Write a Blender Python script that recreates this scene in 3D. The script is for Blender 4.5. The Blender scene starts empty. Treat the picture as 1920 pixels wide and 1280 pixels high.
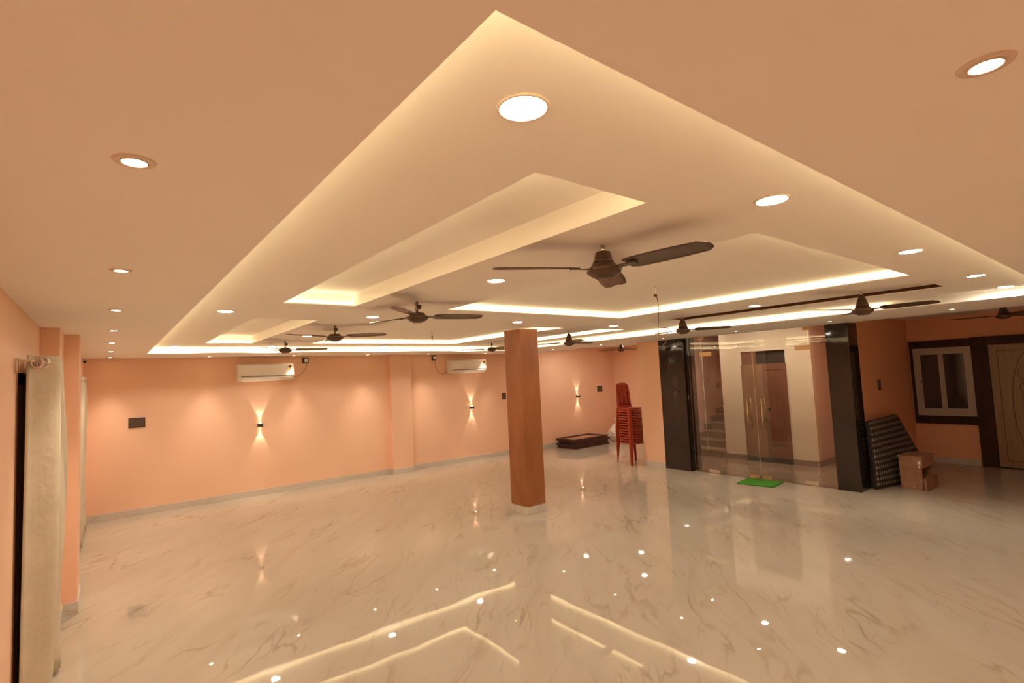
import bpy, bmesh, math, random
from mathutils import Matrix, Vector
random.seed(7)
PI = math.pi
S = bpy.context.scene
COL = S.collection

# ------------------------------------------------------------ camera, world, exposure
cam_d = bpy.data.cameras.new('camera'); cam = bpy.data.objects.new('camera', cam_d); COL.objects.link(cam)
cam_d.sensor_fit = 'HORIZONTAL'; cam_d.sensor_width = 36.0; cam_d.lens = 36.0 * 965.9 / 1920.0
cam_d.clip_start = 0.02; cam_d.clip_end = 100
yaw, pitch, roll = 0.6693, 0.0667, 0.0461
fw = Vector((math.sin(yaw) * math.cos(pitch), math.cos(yaw) * math.cos(pitch), math.sin(pitch)))
r0 = Vector((math.cos(yaw), -math.sin(yaw), 0)); d0 = fw.cross(r0)
rt = r0 * math.cos(roll) + d0 * math.sin(roll); dn = -r0 * math.sin(roll) + d0 * math.cos(roll)
M = Matrix((rt, -dn, -fw)).transposed().to_4x4(); M.translation = (0, 0, 1.85)
cam.matrix_world = M
S.camera = cam
S.view_settings.view_transform = 'Standard'; S.view_settings.look = 'None'
S.view_settings.gamma = 1.0; S.view_settings.use_curve_mapping = False
S.view_settings.exposure = 0.73
S.cycles.max_bounces = 10; S.cycles.diffuse_bounces = 6; S.cycles.glossy_bounces = 5
S.cycles.transparent_max_bounces = 16; S.cycles.sample_clamp_indirect = 6.0
S.cycles.caustics_reflective = False; S.cycles.caustics_refractive = False
w = bpy.data.worlds.new('world'); S.world = w; w.use_nodes = True
w.node_tree.nodes['Background'].inputs[0].default_value = (0.9, 0.6, 0.4, 1)
w.node_tree.nodes['Background'].inputs[1].default_value = 0.02

WARM = (1.0, 0.85, 0.64)          # colour of the warm-white lamps
PANEL_L = 205.0                    # radiance of the round ceiling lights
COVE_L = 7.5                     # radiance of the cove strips
SPOT_W = 40.0                     # small recessed spots
SCONCE_W = 5.0

# ------------------------------------------------------------ materials
def mat(name, col, rough=0.5, metal=0.0, spec=0.5, coat=0.0, emit=None, strength=0.0, noise=0.0, nscale=20.0, bump=0.0, bscale=60.0):
    m = bpy.data.materials.new(name); m.use_nodes = True
    nt = m.node_tree; b = nt.nodes['Principled BSDF']
    b.inputs['Base Color'].default_value = (*col, 1); b.inputs['Roughness'].default_value = rough
    b.inputs['Metallic'].default_value = metal; b.inputs['Specular IOR Level'].default_value = spec
    b.inputs['Coat Weight'].default_value = coat; b.inputs['Coat Roughness'].default_value = 0.05
    if emit:
        b.inputs['Emission Color'].default_value = (*emit, 1); b.inputs['Emission Strength'].default_value = strength
    tc = nt.nodes.new('ShaderNodeTexCoord')
    if noise:
        n = nt.nodes.new('ShaderNodeTexNoise'); n.inputs['Scale'].default_value = nscale; n.inputs['Detail'].default_value = 5
        nt.links.new(tc.outputs['Object'], n.inputs['Vector'])
        mr = nt.nodes.new('ShaderNodeMapRange'); mr.inputs['From Min'].default_value = 0.3; mr.inputs['From Max'].default_value = 0.7
        mr.inputs['To Min'].default_value = 1 - noise; mr.inputs['To Max'].default_value = 1 + noise
        nt.links.new(n.outputs['Fac'], mr.inputs['Value'])
        mx = nt.nodes.new('ShaderNodeMix'); mx.data_type = 'RGBA'; mx.blend_type = 'MULTIPLY'; mx.inputs[0].default_value = 1
        mx.inputs[6].default_value = (*col, 1)
        nt.links.new(mr.outputs['Result'], mx.inputs[7]); nt.links.new(mx.outputs[2], b.inputs['Base Color'])
    if bump:
        n2 = nt.nodes.new('ShaderNodeTexNoise'); n2.inputs['Scale'].default_value = bscale; n2.inputs['Detail'].default_value = 3
        nt.links.new(tc.outputs['Object'], n2.inputs['Vector'])
        bp = nt.nodes.new('ShaderNodeBump'); bp.inputs['Strength'].default_value = bump; bp.inputs['Distance'].default_value = 0.01
        nt.links.new(n2.outputs['Fac'], bp.inputs['Height']); nt.links.new(bp.outputs['Normal'], b.inputs['Normal'])
    return m

def ramp(nt, stops):
    r = nt.nodes.new('ShaderNodeValToRGB')
    els = r.color_ramp.elements
    while len(els) < len(stops): els.new(0.5)
    for e, (p, c) in zip(els, stops): e.position = p; e.color = (*c, 1) if len(c) == 3 else c
    return r

def marble(name, base, vein, rough, ang=PI / 4, scale=1.0, amount=1.0, tile=None, spec=0.5):
    """polished stone with long thin veins running along one direction"""
    m = bpy.data.materials.new(name); m.use_nodes = True
    nt = m.node_tree; L = nt.links.new; b = nt.nodes['Principled BSDF']; N = nt.nodes.new
    b.inputs['Roughness'].default_value = rough; b.inputs['Specular IOR Level'].default_value = spec
    geo = N('ShaderNodeNewGeometry')
    mp = N('ShaderNodeMapping'); mp.inputs['Rotation'].default_value = (0, 0, -ang); mp.inputs['Scale'].default_value = (scale, scale, scale)
    L(geo.outputs['Position'], mp.inputs['Vector'])
    # warp
    wn = N('ShaderNodeTexNoise'); wn.inputs['Scale'].default_value = 1.7; wn.inputs['Detail'].default_value = 6; L(mp.outputs['Vector'], wn.inputs['Vector'])
    sub = N('ShaderNodeVectorMath'); sub.operation = 'SUBTRACT'; sub.inputs[1].default_value = (0.5, 0.5, 0.5); L(wn.outputs['Color'], sub.inputs[0])
    sc = N('ShaderNodeVectorMath'); sc.operation = 'SCALE'; sc.inputs['Scale'].default_value = 0.30; L(sub.outputs[0], sc.inputs[0])
    ad = N('ShaderNodeVectorMath'); ad.operation = 'ADD'; L(mp.outputs['Vector'], ad.inputs[0]); L(sc.outputs[0], ad.inputs[1])
    st = N('ShaderNodeMapping'); st.inputs['Scale'].default_value = (0.42, 2.3, 1); L(ad.outputs[0], st.inputs['Vector'])
    def veins(sc_, width, off):
        n = N('ShaderNodeTexNoise'); n.inputs['Scale'].default_value = sc_; n.inputs['Detail'].default_value = 2.5; n.inputs['Roughness'].default_value = 0.45
        mo = N('ShaderNodeVectorMath'); mo.operation = 'ADD'; mo.inputs[1].default_value = (off, off * 1.7, 0); L(st.outputs[0], mo.inputs[0]); L(mo.outputs[0], n.inputs['Vector'])
        a = N('ShaderNodeMath'); a.operation = 'SUBTRACT'; a.inputs[1].default_value = 0.5; L(n.outputs['Fac'], a.inputs[0])
        c = N('ShaderNodeMath'); c.operation = 'ABSOLUTE'; L(a.outputs[0], c.inputs[0])
        r = N('ShaderNodeMapRange'); r.interpolation_type = 'SMOOTHSTEP'; r.inputs['From Min'].default_value = 0.0; r.inputs['From Max'].default_value = width
        r.inputs['To Min'].default_value = 1.0; r.inputs['To Max'].default_value = 0.0; L(c.outputs[0], r.inputs['Value'])
        return r
    v1 = veins(1.3, 0.016, 0.0); v2 = veins(2.6, 0.022, 7.3); v3 = veins(0.9, 0.09, 3.1)
    mk = N('ShaderNodeTexNoise'); mk.inputs['Scale'].default_value = 1.3; mk.inputs['Detail'].default_value = 3; L(mp.outputs['Vector'], mk.inputs['Vector'])
    mr = N('ShaderNodeMapRange'); mr.inputs['From Min'].default_value = 0.42; mr.inputs['From Max'].default_value = 0.62; L(mk.outputs['Fac'], mr.inputs['Value'])
    def mul(a, b_, k=None):
        q = N('ShaderNodeMath'); q.operation = 'MULTIPLY'; L(a, q.inputs[0])
        if k is None: L(b_, q.inputs[1])
        else: q.inputs[1].default_value = k
        return q.outputs[0]
    s1 = mul(mul(v1.outputs[0], mr.outputs[0]), None, 0.46 * amount)
    s2 = mul(mul(v2.outputs[0], mr.outputs[0]), None, 0.24 * amount)
    s3 = mul(v3.outputs[0], None, 0.07 * amount)
    mx1 = N('ShaderNodeMath'); mx1.operation = 'MAXIMUM'; L(s1, mx1.inputs[0]); L(s2, mx1.inputs[1])
    sm = N('ShaderNodeMath'); sm.operation = 'ADD'; sm.use_clamp = True; L(mx1.outputs[0], sm.inputs[0]); L(s3, sm.inputs[1])
    mc = N('ShaderNodeMix'); mc.data_type = 'RGBA'; mc.inputs[6].default_value = (*base, 1); mc.inputs[7].default_value = (*vein, 1)
    L(sm.outputs[0], mc.inputs[0]); L(mc.outputs[2], b.inputs['Base Color'])
    if tile:
        # each polished tile lies a hair off level, so reflections step from tile to tile
        sn = N('ShaderNodeVectorMath'); sn.operation = 'DIVIDE'; sn.inputs[1].default_value = (tile[0], tile[1], 50); L(geo.outputs['Position'], sn.inputs[0])
        fl = N('ShaderNodeVectorMath'); fl.operation = 'FLOOR'; L(sn.outputs[0], fl.inputs[0])
        wh = N('ShaderNodeTexWhiteNoise'); wh.noise_dimensions = '3D'; L(fl.outputs[0], wh.inputs['Vector'])
        s_ = N('ShaderNodeVectorMath'); s_.operation = 'SUBTRACT'; s_.inputs[1].default_value = (0.5, 0.5, 0.5); L(wh.outputs['Color'], s_.inputs[0])
        k_ = N('ShaderNodeVectorMath'); k_.operation = 'SCALE'; k_.inputs['Scale'].default_value = 0.0035; L(s_.outputs[0], k_.inputs[0])
        lw = N('ShaderNodeTexNoise'); lw.inputs['Scale'].default_value = 3.4; lw.inputs['Detail'].default_value = 1.5; L(geo.outputs['Position'], lw.inputs['Vector'])
        l2 = N('ShaderNodeVectorMath'); l2.operation = 'SUBTRACT'; l2.inputs[1].default_value = (0.5, 0.5, 0.5); L(lw.outputs['Color'], l2.inputs[0])
        l3 = N('ShaderNodeVectorMath'); l3.operation = 'SCALE'; l3.inputs['Scale'].default_value = 0.008; L(l2.outputs[0], l3.inputs[0])
        a1 = N('ShaderNodeVectorMath'); L(k_.outputs[0], a1.inputs[0]); L(l3.outputs[0], a1.inputs[1])
        a2 = N('ShaderNodeVectorMath'); L(geo.outputs['Normal'], a2.inputs[0]); L(a1.outputs[0], a2.inputs[1])
        nm = N('ShaderNodeVectorMath'); nm.operation = 'NORMALIZE'; L(a2.outputs[0], nm.inputs[0])
        L(nm.outputs[0], b.inputs['Normal'])
    return m

def wood(name, dark, light, rough=0.5, scale=3.0, stretch=(6, 6, 0.6), spec=0.5):
    m = bpy.data.materials.new(name); m.use_nodes = True
    nt = m.node_tree; L = nt.links.new; b = nt.nodes['Principled BSDF']; b.inputs['Roughness'].default_value = rough; b.inputs['Specular IOR Level'].default_value = spec
    tc = nt.nodes.new('ShaderNodeTexCoord'); mp = nt.nodes.new('ShaderNodeMapping'); mp.inputs['Scale'].default_value = stretch
    n = nt.nodes.new('ShaderNodeTexNoise'); n.inputs['Scale'].default_value = scale; n.inputs['Detail'].default_value = 7; n.inputs['Distortion'].default_value = 0.6
    L(tc.outputs['Object'], mp.inputs['Vector']); L(mp.outputs['Vector'], n.inputs['Vector'])
    r = ramp(nt, [(0.3, dark), (0.7, light)]); L(n.outputs['Fac'], r.inputs['Fac']); L(r.outputs['Color'], b.inputs['Base Color'])
    return m

def glass(name, tint, ior=1.5):
    """thin architectural pane: fresnel mix of clear and mirror"""
    m = bpy.data.materials.new(name); m.use_nodes = True
    nt = m.node_tree; nt.nodes.remove(nt.nodes['Principled BSDF']); out = nt.nodes['Material Output']
    t = nt.nodes.new('ShaderNodeBsdfTransparent'); t.inputs[0].default_value = (*tint, 1)
    g = nt.nodes.new('ShaderNodeBsdfGlossy'); g.inputs['Roughness'].default_value = 0.01; g.inputs['Color'].default_value = (1, 1, 1, 1)
    f = nt.nodes.new('ShaderNodeFresnel'); f.inputs[0].default_value = ior
    mx = nt.nodes.new('ShaderNodeMixShader')
    nt.links.new(f.outputs[0], mx.inputs[0]); nt.links.new(t.outputs[0], mx.inputs[1]); nt.links.new(g.outputs[0], mx.inputs[2])
    nt.links.new(mx.outputs[0], out.inputs['Surface'])
    return m

def checks(name, a, b_, sx, sz):
    m = bpy.data.materials.new(name); m.use_nodes = True
    nt = m.node_tree; L = nt.links.new; b = nt.nodes['Principled BSDF']; b.inputs['Roughness'].default_value = 0.9
    uv = nt.nodes.new('ShaderNodeUVMap'); sp = nt.nodes.new('ShaderNodeSeparateXYZ'); L(uv.outputs[0], sp.inputs[0])
    def band(o, k):
        q = nt.nodes.new('ShaderNodeMath'); q.operation = 'MULTIPLY'; q.inputs[1].default_value = k; L(o, q.inputs[0])
        f = nt.nodes.new('ShaderNodeMath'); f.operation = 'FRACT'; L(q.outputs[0], f.inputs[0])
        g = nt.nodes.new('ShaderNodeMath'); g.operation = 'GREATER_THAN'; g.inputs[1].default_value = 0.52; L(f.outputs[0], g.inputs[0]); return g.outputs[0]
    s = nt.nodes.new('ShaderNodeMath'); s.operation = 'ADD'; L(band(sp.outputs['X'], sx), s.inputs[0]); L(band(sp.outputs['Y'], sz), s.inputs[1])
    d = nt.nodes.new('ShaderNodeMath'); d.operation = 'DIVIDE'; d.inputs[1].default_value = 2; L(s.outputs[0], d.inputs[0])
    mid = tuple(x * 0.88 + y * 0.12 for x, y in zip(a, b_))
    r = ramp(nt, [(0.0, a), (0.5, mid), (0.9, b_)]); r.color_ramp.interpolation = 'LINEAR'
    L(d.outputs[0], r.inputs['Fac']); L(r.outputs['Color'], b.inputs['Base Color'])
    return m

M_PEACH = mat('peach_paint', (0.85, 0.54, 0.37), 0.55, spec=0.3, noise=0.02, nscale=1.5, bump=0.04, bscale=90)
M_ORANGE = mat('orange_paint', (0.84, 0.44, 0.26), 0.55, spec=0.3, noise=0.03, nscale=2, bump=0.04, bscale=90)
M_CEIL = mat('cream_ceiling_paint', (0.92, 0.895, 0.845), 0.6, spec=0.3, noise=0.01, nscale=1.2, bump=0.02, bscale=120)
M_CREAM = mat('cream_wall_paint', (0.64, 0.51, 0.37), 0.6, spec=0.3, noise=0.03, nscale=2)
M_PINK = mat('pink_wall_paint', (0.62, 0.41, 0.33), 0.6, spec=0.3, noise=0.03, nscale=2)
M_FLOOR = marble('polished_white_marble', (0.475, 0.41, 0.33), (0.25, 0.16, 0.08), 0.018, ang=math.radians(47), tile=(1.2, 0.6))
M_SKIRT = marble('skirting_marble', (0.60, 0.54, 0.47), (0.34, 0.25, 0.17), 0.2, ang=0.2, scale=2.0)
M_GRANITE_FLOOR = marble('brown_granite', (0.30, 0.20, 0.13), (0.13, 0.075, 0.045), 0.12, ang=1.9, scale=2.0, amount=1.6)
M_TREAD = marble('granite_tread', (0.40, 0.28, 0.19), (0.2, 0.12, 0.075), 0.2, ang=1.9, scale=2.0, amount=1.2)
M_STEP = marble('brown_granite_steps', (0.22, 0.14, 0.09), (0.09, 0.05, 0.03), 0.3, ang=1.2, scale=3.0, amount=1.6)
M_BLACK = mat('black_granite', (0.022, 0.015, 0.011), 0.05, spec=0.5, noise=0.15, nscale=45)
M_BLACKDULL = mat('dull_black_and_gap_shade', (0.02, 0.014, 0.01), 0.6)  # plain black parts, also the painted dark of openings
M_WHITE = mat('white_plastic', (0.82, 0.77, 0.70), 0.22, spec=0.5)
M_WHITE2 = mat('white_window_frame', (0.46, 0.40, 0.34), 0.35, spec=0.5)
M_DARK = mat('dark_brown_plastic', (0.055, 0.035, 0.025), 0.35)
M_MODULE = mat('brown_switch_module', (0.10, 0.065, 0.045), 0.3)
M_FAN = mat('brown_fan_enamel', (0.085, 0.045, 0.025), 0.3, metal=0.25, spec=0.6, noise=0.15, nscale=30)
M_FANT = mat('fan_trim_bronze', (0.20, 0.13, 0.08), 0.25, metal=0.8)
M_CHROME = mat('chrome', (0.75, 0.70, 0.64), 0.15, metal=1.0)
M_BRASS = mat('brushed_gold', (0.62, 0.42, 0.20), 0.28, metal=0.6)
M_WIRE = mat('grey_wire', (0.16, 0.10, 0.07), 0.5)
M_REDWIRE = mat('red_wire', (0.35, 0.12, 0.06), 0.5)
M_CORD = mat('ivory_cord', (0.45, 0.38, 0.28), 0.5)
M_RED = mat('red_plastic', (0.34, 0.036, 0.012), 0.32, spec=0.5)
M_CURT = mat('off_white_curtain', (0.58, 0.49, 0.36), 0.85, spec=0.2, noise=0.06, nscale=9, bump=0.25, bscale=25)
M_COLUMN = wood('brown_textured_column', (0.26, 0.085, 0.026), (0.36, 0.13, 0.042), 0.4, scale=1.2, stretch=(3.0, 3.0, 1.1))
M_PLY = wood('plywood', (0.20, 0.085, 0.04), (0.27, 0.12, 0.058), 0.55, scale=2.2, stretch=(3, 3, 0.7))
M_PLY2 = wood('darker_plywood', (0.13, 0.045, 0.02), (0.19, 0.07, 0.034), 0.55, scale=2.6, stretch=(3, 3, 0.8))
M_BOX = wood('worn_plywood_box', (0.24, 0.11, 0.058), (0.36, 0.19, 0.105), 0.65, scale=4, stretch=(2, 2, 2))
M_DOOR = wood('varnished_door', (0.27, 0.16, 0.075), (0.35, 0.21, 0.10), 0.35, scale=2.0, stretch=(8, 8, 0.5))
M_CARVE = wood('carved_moulding', (0.215, 0.125, 0.058), (0.28, 0.165, 0.078), 0.4, scale=2.0, stretch=(8, 8, 0.5))
M_FRAME = wood('dark_door_frame', (0.035, 0.013, 0.006), (0.06, 0.022, 0.011), 0.5, scale=3, stretch=(6, 6, 1), spec=0.2)
M_BOARDF = mat('dark_mahogany_frame', (0.06, 0.022, 0.014), 0.3, noise=0.2, nscale=12)
M_BOARDP = mat('brown_board_face', (0.40, 0.20, 0.12), 0.25, noise=0.12, nscale=8)
M_BAG = mat('white_plastic_bag', (0.80, 0.74, 0.66), 0.35, bump=0.3, bscale=18)
M_GREEN = mat('green_turf', (0.055, 0.26, 0.012), 0.9, noise=0.25, nscale=160, bump=0.5, bscale=220)
M_CHECK = checks('black_checked_cloth', (0.015, 0.013, 0.012), (0.27, 0.21, 0.155), 25, 12)
M_GLASS = glass('clear_glass', (0.93, 0.93, 0.91))
M_TRANSOM = glass('dark_transom_glass', (0.35, 0.32, 0.28))
M_PANE = mat('dark_window_pane', (0.06, 0.045, 0.04), 0.06, spec=0.6)
M_BROWNP = mat('brown_recess_side', (0.16, 0.065, 0.025), 0.6)
M_LABEL_Y = mat('label_yellow', (0.55, 0.45, 0.10), 0.5)
M_LABEL_R = mat('label_red', (0.20, 0.05, 0.04), 0.5)
M_LED = mat('led_strip', (0.9, 0.8, 0.6), 0.5, emit=(1, 0.80, 0.46), strength=COVE_L)
M_PANEL = mat('lit_diffuser', (0.9, 0.85, 0.8), 0.5, emit=(1, 0.89, 0.73), strength=PANEL_L)
M_SPOTL = mat('lit_spot_lens', (0.9, 0.85, 0.8), 0.5, emit=(1, 0.72, 0.45), strength=30.0)
M_SCONL = mat('lit_sconce_lens', (0.9, 0.85, 0.8), 0.5, emit=(1, 0.72, 0.42), strength=8.0)
M_RING = mat('lamp_ring', (0.74, 0.63, 0.52), 0.35)

# ------------------------------------------------------------ mesh helpers
class MB:
    def __init__(self): self.bm = bmesh.new()
    def box(self, x0, x1, y0, y1, z0, z1, bev=0.0, mtx=None):
        t = bmesh.new(); bmesh.ops.create_cube(t, size=1.0)
        for v in t.verts: v.co = Vector(((x0 + x1) / 2 + v.co.x * (x1 - x0), (y0 + y1) / 2 + v.co.y * (y1 - y0), (z0 + z1) / 2 + v.co.z * (z1 - z0)))
        if bev: bmesh.ops.bevel(t, geom=list(t.edges), offset=bev, segments=2, affect='EDGES', profile=0.7)
        return self._merge(t, mtx)
    def _merge(self, t, mtx=None):
        if mtx is not None: bmesh.ops.transform(t, matrix=mtx, verts=t.verts)
        me = bpy.data.meshes.new('tmp'); t.to_mesh(me); t.free(); self.bm.from_mesh(me); bpy.data.meshes.remove(me); return self
    def quad(self, *p):
        vs = [self.bm.verts.new(q) for q in p]; self.bm.faces.new(vs); return self
    def lathe(self, prof, seg=28, c=(0, 0, 0), mtx=None):
        t = bmesh.new(); rings = []
        for r, z in prof:
            rings.append([t.verts.new((c[0] + max(r, 1e-5) * math.cos(2 * PI * i / seg), c[1] + max(r, 1e-5) * math.sin(2 * PI * i / seg), c[2] + z)) for i in range(seg)])
        for a, b in zip(rings, rings[1:]):
            for i in range(seg): t.faces.new((a[i], a[(i + 1) % seg], b[(i + 1) % seg], b[i]))
        bmesh.ops.remove_doubles(t, verts=t.verts, dist=1e-4)
        for f in t.faces: f.smooth = True
        bmesh.ops.recalc_face_normals(t, faces=t.faces)
        return self._merge(t, mtx)
    def tube(self, pts, r, seg=8):
        t = bmesh.new(); pts = [Vector(p) for p in pts]; rings = []
        for i, p in enumerate(pts):
            d = (pts[min(i + 1, len(pts) - 1)] - pts[max(i - 1, 0)]).normalized()
            u = d.orthogonal().normalized() if i == 0 else (rings_u - d * rings_u.dot(d)).normalized()
            rings_u = u; v = d.cross(u)
            rings.append([t.verts.new(p + (u * math.cos(2 * PI * k / seg) + v * math.sin(2 * PI * k / seg)) * r) for k in range(seg)])
        for a, b in zip(rings, rings[1:]):
            for k in range(seg): t.faces.new((a[k], a[(k + 1) % seg], b[(k + 1) % seg], b[k]))
        t.faces.new(rings[0][::-1]); t.faces.new(rings[-1])
        for f in t.faces: f.smooth = True
        return self._merge(t)
    def prism(self, outline, z0, z1, bev=0.0, mtx=None):
        t = bmesh.new(); lo = [t.verts.new((x, y, z0)) for x, y in outline]; hi = [t.verts.new((x, y, z1)) for x, y in outline]; n = len(outline)
        t.faces.new(lo[::-1]); t.faces.new(hi)
        for i in range(n): t.faces.new((lo[i], lo[(i + 1) % n], hi[(i + 1) % n], hi[i]))
        bmesh.ops.recalc_face_normals(t, faces=t.faces)
        if bev: bmesh.ops.bevel(t, geom=list(t.edges), offset=bev, segments=2, affect='EDGES')
        return self._merge(t, mtx)
    def grid(self, fn, nu, nv, smooth=True):
        g = [[self.bm.verts.new(fn(i / nu, j / nv)) for j in range(nv + 1)] for i in range(nu + 1)]
        for i in range(nu):
            for j in range(nv):
                f = self.bm.faces.new((g[i][j], g[i + 1][j], g[i + 1][j + 1], g[i][j + 1])); f.smooth = smooth
        return self
    def build(self, name, m, parent=None, solid=0.0, loc=None):
        me = bpy.data.meshes.new(name); self.bm.to_mesh(me); self.bm.free()
        o = bpy.data.objects.new(name, me); COL.objects.link(o); me.materials.append(m)
        if parent: o.parent = parent
        if loc: o.location = loc
        if solid: md = o.modifiers.new('thickness', 'SOLIDIFY'); md.thickness = solid; md.offset = 0
        return o

def tag(o, label, cat, group=None):
    o['label'] = label; o['category'] = cat; o['kind'] = 'thing'
    if group: o['group'] = group
    return o
def thing(name, label, cat, loc=(0, 0, 0), rz=0, group=None):
    o = bpy.data.objects.new(name, None); COL.objects.link(o); o.location = loc; o.rotation_euler = (0, 0, rz); o.empty_display_size = 0.1
    return tag(o, label, cat, group)
def struct(o): o['kind'] = 'structure'; return o
def dup(root, loc=None, rz=None, label=None, group=None):
    r = root.copy(); COL.objects.link(r)
    if loc is not None: r.location = loc
    if rz is not None: r.rotation_euler = (0, 0, rz)
    if label: r['label'] = label
    if group: r['group'] = group
    for ch in list(root.children):
        c = ch.copy(); COL.objects.link(c); c.parent = r
        for g in list(ch.children):
            d = g.copy(); COL.objects.link(d); d.parent = c
    return r
def boxes(name, m, lst, parent=None, bev=0.0):
    b = MB()
    for q in lst: b.box(*q, bev=bev)
    return b.build(name, m, parent)

# ------------------------------------------------------------ room shell
XL, XR, YF, YB, XE = -0.40, 8.25, 9.85, -0.45, 11.45     # left wall, entrance line, far wall, wall behind, end wall of the bays
H, HR, HB = 2.39, 2.48, 2.53                              # border ceiling, raised tray, bay ceilings
GX = 8.37                                                 # glass line

def plate(name, m, x0, x1, y0, y1, holes, z0, z1, parent=None):
    """a slab with rectangular openings"""
    xs = sorted({x0, x1, *[v for h in holes for v in h[:2]]}); ys = sorted({y0, y1, *[v for h in holes for v in h[2:]]})
    b = MB()
    for i in range(len(xs) - 1):
        for j in range(len(ys) - 1):
            cx, cy = (xs[i] + xs[i + 1]) / 2, (ys[j] + ys[j + 1]) / 2
            if any(h[0] < cx < h[1] and h[2] < cy < h[3] for h in holes): continue
            a = (xs[i], xs[i + 1], ys[j], ys[j + 1])
            b.quad((a[0], a[2], z0), (a[0], a[3], z0), (a[1], a[3], z0), (a[1], a[2], z0))
            b.quad((a[0], a[2], z1), (a[1], a[2], z1), (a[1], a[3], z1), (a[0], a[3], z1))
    for q in [(x0, x1, y0, y1)] + list(holes):
        X0, X1, Y0, Y1 = q
        for p, r in (((X0, Y0), (X1, Y0)), ((X1, Y0), (X1, Y1)), ((X1, Y1), (X0, Y1)), ((X0, Y1), (X0, Y0))):
            b.quad((*p, z0), (*r, z0), (*r, z1), (*p, z1))
    bmesh.ops.remove_doubles(b.bm, verts=b.bm.verts, dist=1e-5)
    bmesh.ops.recalc_face_normals(b.bm, faces=b.bm.faces)
    return b.build(name, m, parent)

LOBBY = (GX, XE, 2.9, 6.5)
floor = struct(plate('floor', M_FLOOR, -0.6, XE + 0.12, -0.6, YF + 0.12, [LOBBY], -0.1, 0.0))
struct(boxes('floor_lobby', M_GRANITE_FLOOR, [(GX, XE, 2.9, 6.5, -0.1, 0.0)]))

struct(boxes('wall_back', M_PEACH, [(XL - 0.12, XE + 0.12, YB - 0.12, YB, 0, 2.7)]))
struct(boxes('wall_left', M_PEACH, [(XL - 0.12, XL, YB, YF + 0.12, 0, 2.7), (XL, -0.285, 5.35, 5.93, 0, 2.45), (XL, -0.185, 5.93, 6.45, 0, 2.45), (XL, -0.255, 6.45, YF, 0, 2.45)]))
struct(boxes('wall_far', M_PEACH, [(XL, XE + 0.12, YF, YF + 0.12, 0, 2.7), (4.52, 4.96, YF - 0.15, YF, 0, 2.45), (7.95, 8.36, YF - 0.14, YF, 0, 2.45)]))
struct(boxes('wall_right', M_PEACH, [(XR + 0.01, 8.9, 5.96, 6.45, 0, 2.6)]))
struct(boxes('wall_alcove', M_PEACH, [(XE, XE + 0.12, 6.62, YF + 0.12, 0, 2.7), (8.9, XE + 0.12, 6.50, 6.62, 0, 2.7), (XE - 0.05, XE, 6.62, YF, 2.36, 2.44)]))
struct(boxes('wall_window_bay', M_ORANGE, [(XE, XE + 0.12, YB, 2.9, 0, 2.7)]))
struct(boxes('wall_bay_side', M_ORANGE, [(8.66, XE + 0.12, 2.9, 3.0, 0, 2.7)]))
# lobby behind the glass
lw = struct(boxes('wall_lobby', M_CREAM, [(9.87, 10.0, 3.92, 4.37, 0, 2.7), (9.87, 10.0, 5.21, 5.65, 0, 2.7), (9.87, 10.0, 4.37, 5.21, 2.11, 2.7)]))
struct(boxes('wall_lobby_side', M_PINK, [(10.0, XE, 3.92, 4.02, 0, 2.7), (10.0, XE + 0.12, 5.55, 5.65, 0, 2.7), (XE, XE + 0.12, 3.0, 3.92, 0, 2.7), (9.95, XE, 4.3, 5.3, 2.69, 2.7)]))
struct(boxes('wall_stair', M_PINK, [(8.9, XE + 0.12, 6.40, 6.50, 0, 2.7), (XE, XE + 0.12, 5.65, 6.4, 0, 2.7)]))

# skirting tiles, joined runs along each wall
def skirting(name, runs, m=M_SKIRT, h=0.1, t=0.012):
    b = MB()
    for x0, x1, y0, y1 in runs: b.box(x0, x1, y0, y1, 0, h, bev=0.002)
    return struct(b.build(name, m))
T = 0.012
skirting('baseboard_far', [(-0.255, 4.52, YF - T, YF), (4.52 - T, 4.52, YF - 0.15, YF - T), (4.52 - T, 4.96 + T, YF - 0.15 - T, YF - 0.15), (4.96, 4.96 + T, YF - 0.15, YF - T), (4.96 + T, 7.95, YF - T, YF),
                           (7.95 - T, 8.36 + T, YF - 0.14 - T, YF - 0.14), (8.36, 8.36 + T, YF - 0.14, YF - T), (8.36 + T, XE, YF - T, YF)])
skirting('baseboard_left', [(XL, XL + T, YB, 4.12), (XL, XL + T, 5.12, 5.35), (XL, -0.285 + T, 5.35 - T, 5.35), (-0.285, -0.285 + T, 5.35, 5.93 - T), (-0.285, -0.185 + T, 5.93 - T, 5.93), (-0.185, -0.185 + T, 5.93, 6.45 + T), (-0.255, -0.255 + T, 6.45 + T, YF - T)])
skirting('baseboard_right', [(XR + 0.01 - T, XR + 0.01, 5.96, 6.45), (XR + 0.01 - T, 8.9, 6.45, 6.45 + T)])
skirting('baseboard_alcove', [(XE - T, XE, 6.62, YF - T), (8.9, XE - T, 6.62, 6.62 + T)])
skirting('baseboard_bay', [(XE - T, XE, 2.05, 2.9), (8.66, XE - T, 2.9 - T, 2.9)])
skirting('baseboard_lobby', [(9.87 - T, 9.87, 3.92 - T, 4.36), (9.87 - T, 9.87, 5.22, 5.65), (9.87, XE, 3.92 - T, 3.92)], m=M_STEP)

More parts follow.
